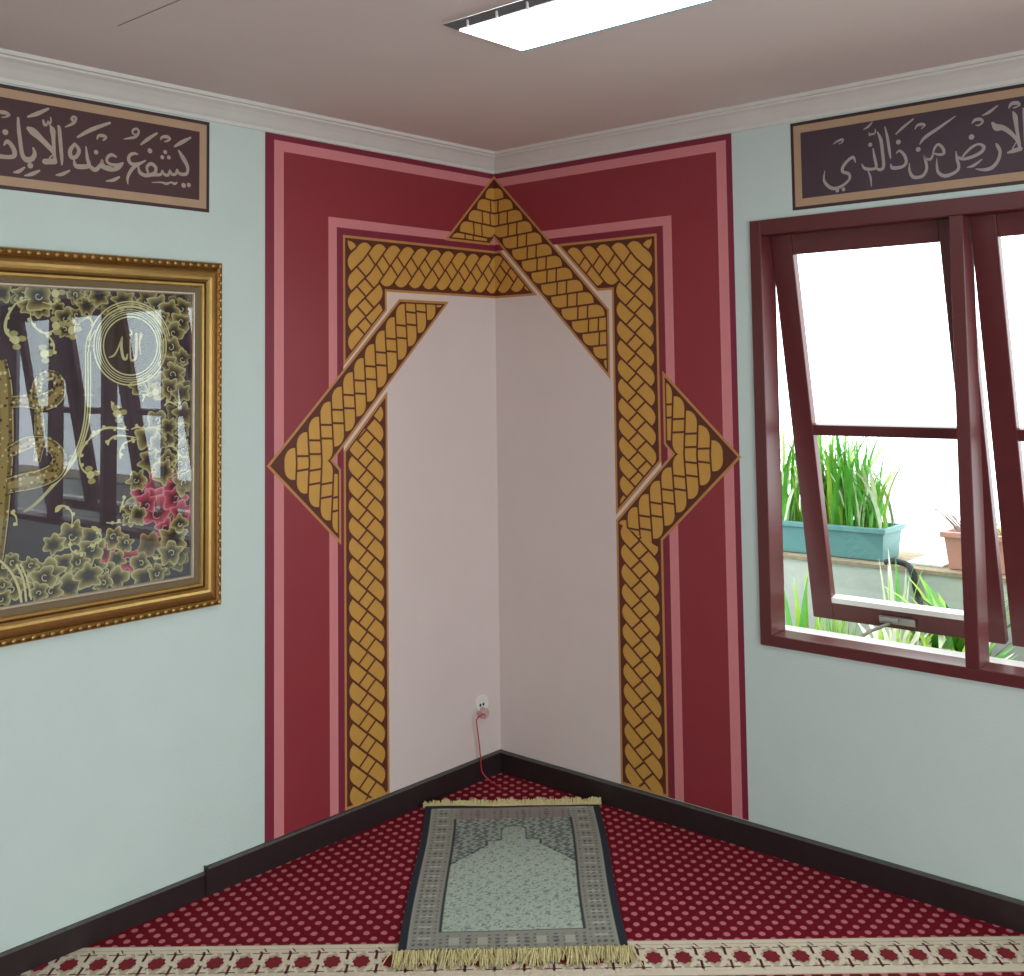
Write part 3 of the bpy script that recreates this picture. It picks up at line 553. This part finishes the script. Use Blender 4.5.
for i, s in enumerate(ART_WORD):
    p = [(u / 1000, z / 1000, w / 1000) for u, z, w in s]
    put_stroke(b, [(u, z, w * 1.34) for u, z, w in p], apl(.00258 + i * .0001), 0, lin('#1d1513'))
    put_stroke(b, [(u, z, w * 1.12) for u, z, w in p], apl(.0026 + i * .0001), 0, lin('#cdc37c'))
    put_stroke(b, [(u, z, w * .98) for u, z, w in p], apl(.00262 + i * .0001), 0, lin('#7c6426'))
    put_stroke(b, [(u, z, w * .5) for u, z, w in p], apl(.00264 + i * .0001), 0, lin('#a3904a'))
    sm = smooth_line(p, 5)
    for q in range(0, len(sm) - 1):
        dx, dz = sm[q + 1][0] - sm[q][0], sm[q + 1][1] - sm[q][1]; l = math.hypot(dx, dz) or 1
        for sg in (-1, 1):
            o = sg * sm[q][2] * rnd.uniform(.05, .56)
            put_disc(b, sm[q][0] - dz / l * o, sm[q][1] + dx / l * o, rnd.uniform(.0025, .0055), apl(.00267 + i * .0001), 7, 0, lin(rnd.choice(('#e2d8a4', '#c9b774', '#54401c', '#2a1e14'))))
b.build('large_lettering', M['art'], art, recalc=False)
b = MB(); b.add([(.0195, -AU0, AZ0), (.0195, -AU1, AZ0), (.0195, -AU1, AZ1), (.0195, -AU0, AZ1)], [(0, 1, 2, 3)])
b.build('glass_pane', M['picglass'], pic)

# ---------- window ----------
PITCH = .677; NB = 5
b = MB(); y0, y1 = -.012, .088
b.box(WX0, WX0 + .043, y0, y1, WZ0, WZ1); b.box(WX1 - .043, WX1, y0, y1, WZ0, WZ1)
b.box(WX0 + .043, WX1 - .043, y0, y1, WZ1 - .052, WZ1); b.box(WX0 + .043, WX1 - .043, y0, y1, WZ0, WZ0 + .037)
win = struct(b.build('window_1', M['wood'], bevel=.003))
for k in range(NB - 1):
    x = 1.884 + PITCH * k
    b = MB(); b.box(x, x + .042, y0, .046, WZ0 + .037, WZ1 - .052); b.box(x + .022, x + .0385, .046, y1, WZ0 + .037, WZ1 - .052)
    b.build('mullion', M['wood'], win, bevel=.003)
b = MB(); b.box(WX0 - .02, WX1 + .02, .0885, .165, WZ0 - .06, WZ0 + .034); b.build('outer_sill', M['sill'], win)
SW, SL, ST = .657, 1.362, .034
def make_sash(x):
    b = MB(); w = .078
    b.box(0, w, 0, ST, -SL, 0); b.box(SW - w, SW, 0, ST, -SL, 0); b.box(w, SW - w, 0, ST, -.072, 0)
    b.box(w, SW - w, 0, ST, -SL, -1.297); b.box(w, SW - w, 0, ST, -.702, -.665)
    s = b.build('sash', M['wood'], win, bevel=.003); s.location = (x, .051, 2.076); s.rotation_euler = (math.radians(10.2), 0, 0)
    for z0, z1 in ((-.665, -.072), (-1.297, -.702)):
        p = MB(); p.add([(w, ST * .5, z0), (SW - w, ST * .5, z0), (SW - w, ST * .5, z1), (w, ST * .5, z1)], [(0, 1, 2, 3)]); p.build('pane', M['pane'], s)
    p = MB(); p.box(w, SW - w, -.001, ST + .004, -1.300, -1.282); p.build('rail_highlight', M['sill'], s)  # white strip paints the sky's highlight on top of the bottom rail
    p = MB(); p.box(.25, .375, -.012, 0, -1.343, -1.318); p.box(.255, .32, -.022, -.012, -1.333, -1.319)
    p.tube([(.29, -.02, -1.338), (.235, -.05, -1.36), (.19, -.09, -1.385)], .006, 8); p.tube([(.19, -.09, -1.37), (.192, -.092, -1.42)], .007, 8)
    p.build('window_stay', M['steel'], s, bevel=.002)
    return s
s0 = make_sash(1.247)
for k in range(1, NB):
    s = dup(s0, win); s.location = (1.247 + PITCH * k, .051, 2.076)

# ---------- carpet and prayer rug ----------
ANG = math.radians(45) - .0724
carpet = thing('carpet', (0, 0, 0), 'wall to wall dark red carpet with pale dots and a cream star border', 'carpet')
FZ = .006
# carpet pile in a frame turned to the border's direction so the dots run along it
ca, sa = math.cos(ANG), math.sin(ANG)
ORG = (1.353 * S2, -1.353 * S2)                  # border top edge passes here
def toloc(x, y): dx, dy = x - ORG[0], y - ORG[1]; return (dx * ca + dy * sa, -dx * sa + dy * ca)
def toworld(a, c): return (ORG[0] + a * ca - c * sa, ORG[1] + a * sa + c * ca)
b = MB(); b.add([(*toloc(x, y), 0) for x, y in ((.012, BY + .02), (BX - .02, BY + .02), (BX - .02, -.012), (.012, -.012))], [(0, 1, 2, 3)])
pile = b.build('dotted_pile', M['carpet'], carpet, recalc=False); pile.location = (ORG[0], ORG[1], FZ); pile.rotation_euler = (0, 0, ANG)
# border strip, clipped to the room
roompoly = [toloc(x, y) for x, y in ((.014, BY + .03), (BX - .03, BY + .03), (BX - .03, -.014), (.014, -.014))]
def cliproom(p):
    for i in range(4):
        a, c = roompoly[i], roompoly[(i + 1) % 4]; nx, ny = -(c[1] - a[1]), c[0] - a[0]
        p = clip(p, nx, ny, nx * a[0] + ny * a[1])
        if len(p) < 3: return []
    return p
def strip(mb, p, z, mi=0):
    p = cliproom(ccw(p))
    if len(p) >= 3: mb.add([(x, y, z) for x, y in p], [tuple(range(len(p)))], mi)
def cpart(name, mb, m):
    o = mb.build(name, m, carpet, recalc=False); o.location = (ORG[0], ORG[1], FZ); o.rotation_euler = (0, 0, ANG); return o
b = MB(); strip(b, rect(-3, 3, -.185, 0), .0008, 0)
strip(b, rect(-3, 3, -.022, -.004), .0011, 1); strip(b, rect(-3, 3, -.181, -.160), .0011, 1)
P8 = .0805
for k in range(-34, 36):
    cx = k * P8 + .037; cy = -.093
    for sy in (1, -1):                       # straps round each star
        def Q(pts): return [(cx + x, cy + sy * y) for x, y in pts]
        strip(b, Q([(-.046, .068), (.032, .068), (.038, .054), (-.042, .054)]), .0011, 1)
        strip(b, Q([(.026, .068), (.044, .068), (.064, .022), (.046, .016)]), .0012, 1)
        strip(b, Q([(-.042, .048), (-.010, .052), (-.002, .042), (-.020, .034), (-.030, .010), (-.044, .010)]), .0013, 1)
        strip(b, Q([(.010, .046), (.022, .053), (.046, .004), (.032, -.002)]), .0013, 1)
    strip(b, [(cx, cy + .060), (cx + .036, cy + .060), (cx + .080, cy - .060), (cx + .044, cy - .060)], .0012, 1)
    st = []
    for q in range(16):
        a = 2 * math.pi * q / 16; r = 1 if q % 2 == 0 else .80
        st.append((cx + .0255 * r * math.cos(a), cy + .034 * r * math.sin(a)))
    strip(b, st, .0016, 2)
    for p in (rect(cx + .034, cx + .0415, cy + .012, cy + .045), rect(cx + .042, cx + .0495, cy - .047, cy - .014), rect(cx + .012, cx + .060, cy + .045, cy + .049),
              rect(cx + .020, cx + .068, cy - .051, cy - .047), [(cx + .036, cy + .074), (cx + .040, cy + .074), (cx + .051, cy + .055), (cx + .047, cy + .055)]): strip(b, p, .0016, 3)
bd = b.build('star_border', [M['cream2'], M['cream'], M['cred'], M['cdark']], carpet, recalc=False); bd.location = (ORG[0], ORG[1], FZ); bd.rotation_euler = (0, 0, ANG)

RC = ((-.004 + .897) * S2, (-.004 - .897) * S2)
rug = thing('prayer_rug', (RC[0], RC[1], FZ + .001), 'small pale grey-green prayer rug with navy edges and cream fringes lying before the corner', 'rug', rotz=math.radians(45) - .054, local=True)
HW, HL = .322, .508
rr = random.Random(11)
def hashn(i, j, s=0): return random.Random(i * 7919 + j * 104729 + s * 31).random()
def mixc(a, c, f): return tuple(x + (y - x) * f for x, y in zip(a, c))
K = {k: lin(v) for k, v in dict(navy='#1d2836', line='#a9b0a6', bord='#9a9c90', bord2='#bcbdb0', motif='#55585a', field='#c6d8c9', fieldd='#6d8078', span='#7d8a84', spand='#46544f', dark='#333c3c', rose='#948781').items()}
def arch_half(y):
    """half width of the pale niche at height y"""
    if y > .34: return -1
    if y > .22: return .046 if y < .30 else .046 * math.sqrt(max(0, 1 - ((y - .30) / .04) ** 2))
    if y > .175: return .095
    return min(.3, .095 + math.floor((.175 - y) / .014) * .0118 + .012)
def rugcol(x, y, i, j):
    ax = abs(x); h = hashn(i, j)
    if ax > .298 or y < -.492 or y > .494: return K['navy']
    if ax > .293: return K['line']
    if ax > .210 or y < -.40 or y > .405:
        # border with repeated stylised motifs
        if .205 < ax < .214 and -.40 < y < .41: return K['dark']
        if ax > .210: a, c = (ax - .252), ((y + .5) % .066) - .033
        else: a, c = (y + .449 if y < 0 else y - .448), ((x + .5) % .083) - .0415
        pat = abs(math.sin(abs(a) * 160) * math.cos(abs(c) * 120)) + .35 * (1 - min(1, (abs(a) + abs(c)) / .03))
        c0 = K['bord2'] if (abs(c) > .026 and abs(a) < .02) else K['bord']
        if y > 0 and ax < .2: c0 = K['rose']
        if pat > .72 and abs(a) < .033 and abs(c) < .027: return mixc(K['motif'], K['bord'], h * .35)
        return mixc(c0, K['line'], h * .25)
    if ax < .214 and ax > .206: return K['dark']
    if y < -.394: return K['motif']
    hw = arch_half(y)
    if ax < hw:
        if ax > hw - .0052 or arch_half(y + .006) < ax: return mixc(K['dark'], K['fieldd'], .25)
        p = math.sin(x * 105) * math.sin(y * 88) + .7 * math.sin(x * 210 + 1.2 * math.sin(y * 60)) * math.cos(y * 176)
        f = .35 if p > .75 and h < .85 else (.0 if h > .2 else .22)
        if h > .93: f = .55
        c0 = mixc(K['field'], K['fieldd'], max(0, (y - .02) * 1.1) if y > .02 else 0)
        return mixc(c0, K['fieldd'], min(1, f * 1.7 + h * .16))
    p = math.sin(x * 190 + math.sin(y * 130) * 1.3) * math.sin(y * 150 + math.sin(x * 120))
    return mixc(K['span'], K['spand'] if p > 0 else K['field'], .25 + .35 * h)
NX, NY = 150, 230
b = MB(); vs = []; cc = []
for j in range(NY + 1):
    for i in range(NX + 1):
        x = -HW + 2 * HW * i / NX; y = -HL + 2 * HL * j / NY
        z = .004 + .0012 * math.sin(x * 9 + y * 5) + .0012 * math.sin(y * 13 - x * 4)
        e = max(0, (y - .46) / .04); z += .006 * e * e * (.4 + .6 * abs(math.sin(x * 7 + .4)))
        sk = .0 if y < 0 else 0
        vs.append((x + .004 * math.sin(y * 6), y + .004 * math.sin(x * 8), z)); cc.append(rugcol(x, y, i, j))
fs = [(j * (NX + 1) + i, j * (NX + 1) + i + 1, (j + 1) * (NX + 1) + i + 1, (j + 1) * (NX + 1) + i) for j in range(NY) for i in range(NX)]
b.add(vs, fs, 0, cc); b.build('woven_field', M['rug'], rug, recalc=False, smooth=True)
def fringe(y0, sg, lo, hi, label, n=420):
    b = MB()
    for k in range(n):
        x = -HW - .008 + (2 * HW + .016) * (k + rr.random()) / n
        cl = .5 + .5 * math.sin(x * 37 + sg) * math.sin(x * 91 + 2)
        L = lo + (hi - lo) * (cl * .7 + rr.random() * .3); dx = rr.uniform(-.4, .4) * L * (1.4 if rr.random() < .25 else .5)
        hgt = rr.uniform(.004, .015) + .008 * cl; st = .004 + (.004 if sg > 0 else .001)
        pts = [(x, y0 - sg * .004, st), (x + dx * .3, y0 + sg * L * .35, st + hgt), (x + dx * .7, y0 + sg * L * .7, hgt * .7 + .003), (x + dx, y0 + sg * L, .003 + rr.random() * .005)]
        b.tube(pts, [.0022, .002, .0018, .0012], 4, 0, False)
    # woven heading of the fringe
    b.tube([(-HW - .004 + (2 * HW + .008) * q / 24, y0 + sg * .002 + .004 * math.sin(8 * (-HW + 2 * HW * q / 24)), .0065 + (.004 if sg > 0 else .0)) for q in range(25)], .004, 6)
    o = b.build('fringe', M['fringe'], rug); o['label'] = label
fringe(HL, 1, .03, .062, 'cream fringe at the far end'); fringe(-HL, -1, .035, .10, 'tangled cream fringe at the near end', 520)

# ---------- wall socket with plug and cable ----------
soc = thing('wall_socket', (0, -.113, .27), 'round white wall socket low on the left wall beside the corner', 'socket')
b = MB(); b.lathe([(.036, .0005), (.036, .008), (.033, .011), (.024, .011), (.022, .008), (0, .008)], (0, -.113, .302), (1, 0, 0), 28); b.build('cover_plate', M['plastic'], soc, smooth=False)
b = MB(); b.lathe([(.006, .0082), (0, .0085)], (0, -.113 + .006, .296), (1, 0, 0), 12); b.lathe([(.006, .0082), (0, .0085)], (0, -.113 - .012, .296), (1, 0, 0), 12); b.build('socket_hole', M['dark'], soc)
plug = thing('plug', (.02, -.122, .268), 'small pinkish plug with thin red cable hanging from the wall socket', 'plug')
b = MB(); b.lathe([(.0, .002), (.021, .002), (.022, .006), (.02, .03), (.015, .036), (0, .037)], (0, -.118, .266), (1, 0, 0), 20); b.build('plug_body', M['plugpink'], plug)
b = MB()
pts = smooth_line([(.034, -.125, .262), (.044, -.15, .274), (.04, -.178, .262), (.036, -.176, .238), (.03, -.158, .165), (.026, -.146, .10), (.028, -.140, .045), (.06, -.125, .012), (.09, -.13, .0085), (.135, -.145, .0085)], 5)
b.tube(pts, .0026, 8); b.build('red_cable', M['cable'], plug, smooth=True)

# ---------- ceiling lamp ----------
lamp = thing('fluorescent_ceiling_lamp', (1.72, -1.27, CEIL - .024), 'long glowing white fluorescent lamp with grey housing on the ceiling', 'lamp')
LZ = CEIL - .022
b = MB(); x0, x1, ya, yb = 1.097, 2.36, -1.388, -1.125
v = [(x0, ya, CEIL - .0005), (x1, ya, CEIL - .0005), (x1, yb, CEIL - .0005), (x0, yb, CEIL - .0005), (x0 + .045, ya + .004, LZ), (x1 - .045, ya + .004, LZ), (x1 - .045, yb - .002, LZ), (x0 + .045, yb - .002, LZ)]
b.add(v, [(0, 1, 5, 4), (1, 2, 6, 5), (2, 3, 7, 6), (3, 0, 4, 7), (4, 5, 6, 7)]); b.build('housing', M['lampgrey'], lamp)
em = bpy.data.materials.new('lamp_glow'); t = NT(em); t.b.inputs['Base Color'].default_value = (.9, .95, 1, 1); t.b.inputs['Emission Color'].default_value = (.88, .97, 1, 1); t.b.inputs['Emission Strength'].default_value = LAMP_E
b = MB(); b.box(x0 + .052, x1 - .052, ya + .012, yb - .010, LZ - .003, LZ + .001); b.build('diffuser', em, lamp)
b = MB(); b.box(x0 + .05, x1 - .05, yb - .009, yb - .003, LZ - .004, LZ + .001); b.build('edge_fringe', M['fringecyan'], lamp)  # cyan strip paints the colour fringe along the glowing lamp's far edge
for k in range(12): x = x0 + .09 + .1 * k; b = MB(); b.box(x, x + .004, ya - .003, ya + .014, LZ - .004, LZ + .014); b.build('clip', M['plastic'], lamp)

# ---------- outdoors beyond the window ----------
GZ = .42
b = MB(); b.box(-2.5, 7, T, .86, GZ - .2, GZ); struct(b.build('garden_bed', M['soil']))
b = MB(); b.box(-4, 9, 1.22, 9, .1, .3); struct(b.build('garden_yard', M['yard']))
b = MB(); b.box(-2.5, 7, .86, 1.22, GZ, .825, 0); b.box(-2.5, 7, .852, 1.228, .825, .84, 1); struct(b.build('garden_wall', [M['concrete'], M['capdirt']]))
def blade(b, base, az, lean, h, w, curve, mi=0, n=7):
    dx, dy = math.cos(az), math.sin(az); px, py = -dy, dx; vs = []
    for i in range(n + 1):
        t = i / n; out = lean * t + curve * t * t * h; zz = h * (t - .42 * abs(curve) * t * t * t)
        ww = w * (1 - t ** 2.2) * (.55 + .45 * min(1, t * 4)) + .0006
        c = (base[0] + dx * out, base[1] + dy * out, base[2] + zz)
        vs += [(c[0] - px * ww / 2, c[1] - py * ww / 2, c[2]), (c[0], c[1] , c[2] - ww * .12), (c[0] + px * ww / 2, c[1] + py * ww / 2, c[2])]
    fs = []
    for i in range(n):
        for q in (0, 1): fs.append((3 * i + q, 3 * i + q + 1, 3 * i + q + 4, 3 * i + q + 3))
    b.add(vs, fs, mi)
def planter(name, label, x0, x1, y0, y1, z0, z1, m, soilm=True):
    t = thing(name, ((x0 + x1) / 2, (y0 + y1) / 2, z0), label, 'plant pot')
    b = MB(); k = .018
    def loop(e, z): return [(x0 + e, y0 + e, z), (x1 - e, y0 + e, z), (x1 - e, y1 - e, z), (x0 + e, y1 - e, z)]
    rows = [loop(k, z0), loop(.006, z1 - .025), loop(.006, z1 - .022), loop(-.006, z1 - .022), loop(-.006, z1), loop(.012, z1), loop(.014, z1 - .03)]
    vs = [p for r in rows for p in r]
    b.add(vs, [(i * 4 + q, i * 4 + (q + 1) % 4, (i + 1) * 4 + (q + 1) % 4, (i + 1) * 4 + q) for i in range(len(rows) - 1) for q in range(4)] + [(0, 1, 2, 3)])
    b.build('pot', M[m], t, bevel=.004)
    b = MB(); b.add([(x, y, z1 - .028) for x, y, z in loop(.013, 0)], [(0, 1, 2, 3)]); b.build('soil', M['soil'], t)
    return t
gr = random.Random(5)
tp = planter('planter_box', 'long teal planter box full of tall green blades on the garden ledge', .40, 1.256, .90, 1.10, .842, .974, 'teal')
b = MB()
for k in range(330):
    x = gr.uniform(.42, 1.235); y = gr.uniform(.93, 1.07)
    tall = 1.0 if x < 1.12 else .8
    blade(b, (x, y, .95), gr.uniform(0, 6.28), gr.uniform(0, .05), gr.uniform(.25, .56) * tall, gr.uniform(.012, .030), gr.uniform(.02, .55), gr.choice((0, 0, 0, 1, 1, 2)))
b.build('grass_blades', [M['leaf'], M['leafy'], M['leafw']], tp, recalc=False)
sp_ = planter('flower_pot', 'salmon pink trough with a sparse dry plant on the ledge beside the teal planter', 1.485, 2.12, .90, 1.10, .842, .985, 'salmon')
b = MB()
for k in range(26):
    x = gr.uniform(1.60, 2.05); blade(b, (x, 1.0, .955), gr.choice((math.pi, math.pi, 0, 2.4, 5.6)) + gr.uniform(-.5, .5), gr.uniform(.02, .12), gr.uniform(.07, .22), gr.uniform(.006, .014), gr.uniform(.2, .9), gr.choice((0, 0, 1)))
for (x, l, h, c) in ((1.54, .08, .14, .5), (1.55, .12, .2, .6), (1.57, .06, .12, .4), (1.56, .16, .26, .5), (1.53, .1, .2, .7)): blade(b, (x, .98, .955), math.pi * .96, l, h, .016, c, 0)
b.build('dry_leaves', [M['leafdry'], M['leafy']], sp_, recalc=False)
# black hose end on the ledge
hs = MB(); hs.tube(smooth_line([(1.27, .875, .848), (1.31, .868, .858), (1.36, .866, .850), (1.385, .85, .83), (1.40, .846, .76), (1.415, .844, .70)], 4), [.012] * 21, 10)
tag(hs.build('garden_hose', M['black'], smooth=True), 'short black hose hooked over the ledge at the right end of the teal planter', 'hose')
lid = MB(); lid.box(1.33, 1.475, .93, 1.16, .8405, .850); tag(lid.build('glass_sheet', M['plastic'], bevel=.002), 'pale flat sheet lying on the ledge between teal and salmon planters', 'sheet')
def ground_plant(name, label, x, y, n, hmin, hmax, w, mats, curve=(.1, .6), spread=.05, seed=0, az=(0, 6.28)):
    g = random.Random(seed); t = thing(name, (x, y, GZ), label, 'plant'); b = MB()
    for k in range(n):
        blade(b, (x + g.uniform(-spread, spread), y + g.uniform(-spread, spread), GZ - .01), g.uniform(*az), g.uniform(.01, .08), g.uniform(hmin, hmax), g.uniform(*w), g.uniform(*curve), g.randrange(len(mats)))
    b.build('leaves', [M[q] for q in mats], t, recalc=False)
    b = MB(); b.tube([(x, y, GZ - .02), (x, y, GZ + hmin * .4)], .008, 6); b.build('stem', M['leaf'], t)
AWAY = (.5, 2.64)
ground_plant('strap_leaf_plant', 'pale green strap leaf plant standing upright in front of the black hose', 1.39, .68, 14, .34, .56, (.014, .034), ['leafy', 'leaf', 'leafw'], (.03, .3), .02, 1, AWAY)
ground_plant('leafy_shrub', 'broad leaved green shrub below the salmon trough', 1.62, .64, 44, .36, .52, (.04, .08), ['leaf', 'leafy', 'leaf'], (.25, .5), .05, 2, (0, 6.28))
ground_plant('variegated_plant', 'cream variegated broad leaves by the sill below the window stay', 1.50, .40, 30, .26, .36, (.04, .08), ['leafw', 'leafy', 'leafw'], (.2, .5), .03, 3, AWAY)
ground_plant('variegated_plant', 'cream variegated plant by the sill beside the first mullion', 1.72, .40, 30, .26, .36, (.04, .08), ['leafw', 'leaf', 'leafy'], (.2, .5), .03, 4, AWAY)
ground_plant('grassy_plant', 'fine bright green grass tuft at the middle of the first sash', 1.28, .40, 70, .26, .36, (.006, .014), ['leaf', 'leafy'], (.02, .25), .04, 5, AWAY)
ground_plant('tall_blade_plant', 'dark green upright blades at the left jamb of the window', 1.08, .55, 10, .28, .46, (.02, .035), ['leaf', 'leafy'], (.02, .25), .03, 6, AWAY)

# ---------- light ----------
w = bpy.data.worlds.new('overcast'); bpy.context.scene.world = w; w.use_nodes = True
bg = w.node_tree.nodes['Background']; bg.inputs[0].default_value = (.93, .98, 1, 1); bg.inputs[1].default_value = WORLD_E
def area(name, loc, rot, sx, sy, power, col):
    l = bpy.data.lights.new(name, 'AREA'); l.shape = 'RECTANGLE'; l.size = sx; l.size_y = sy; l.energy = power; l.color = col
    o = bpy.data.objects.new(name, l); C.objects.link(o); o.location = loc; o.rotation_euler = rot; return o
area('back_daylight', (BX - .05, -2.6, 1.1), (0, math.radians(90), 0), 1.4, 2.6, 98, (.92, .98, 1))
area('rear_fill', (3.6, -4.4, CEIL - .03), (0, 0, 0), 1.2, .3, 14, (.93, .98, 1))  # added fill light under the ceiling behind the camera, no fixture there

# ---------- camera ----------
cam = bpy.data.cameras.new('camera'); cam.sensor_width = 36; cam.lens = 1101.095 / 1024 * 36
cam.shift_x = -.01239; cam.shift_y = -.17905; cam.clip_start = .05
co = bpy.data.objects.new('camera', cam); C.objects.link(co)
r = Vector((.754268, .656424, -.013661)); u = Vector((.050203, -.036916, .998057)); f = Vector((-.654644, .753488, .060799))
m = Matrix((r, u, -f)).transposed().to_4x4(); m.translation = Vector((3.09091, -3.37127, 1.61888)); co.matrix_world = m
sc = bpy.context.scene; sc.camera = co
sc.view_settings.view_transform = 'Standard'; sc.view_settings.look = 'None'; sc.view_settings.exposure = 0; sc.view_settings.gamma = 1
try: sc.cycles.use_denoising = True
except Exception: pass
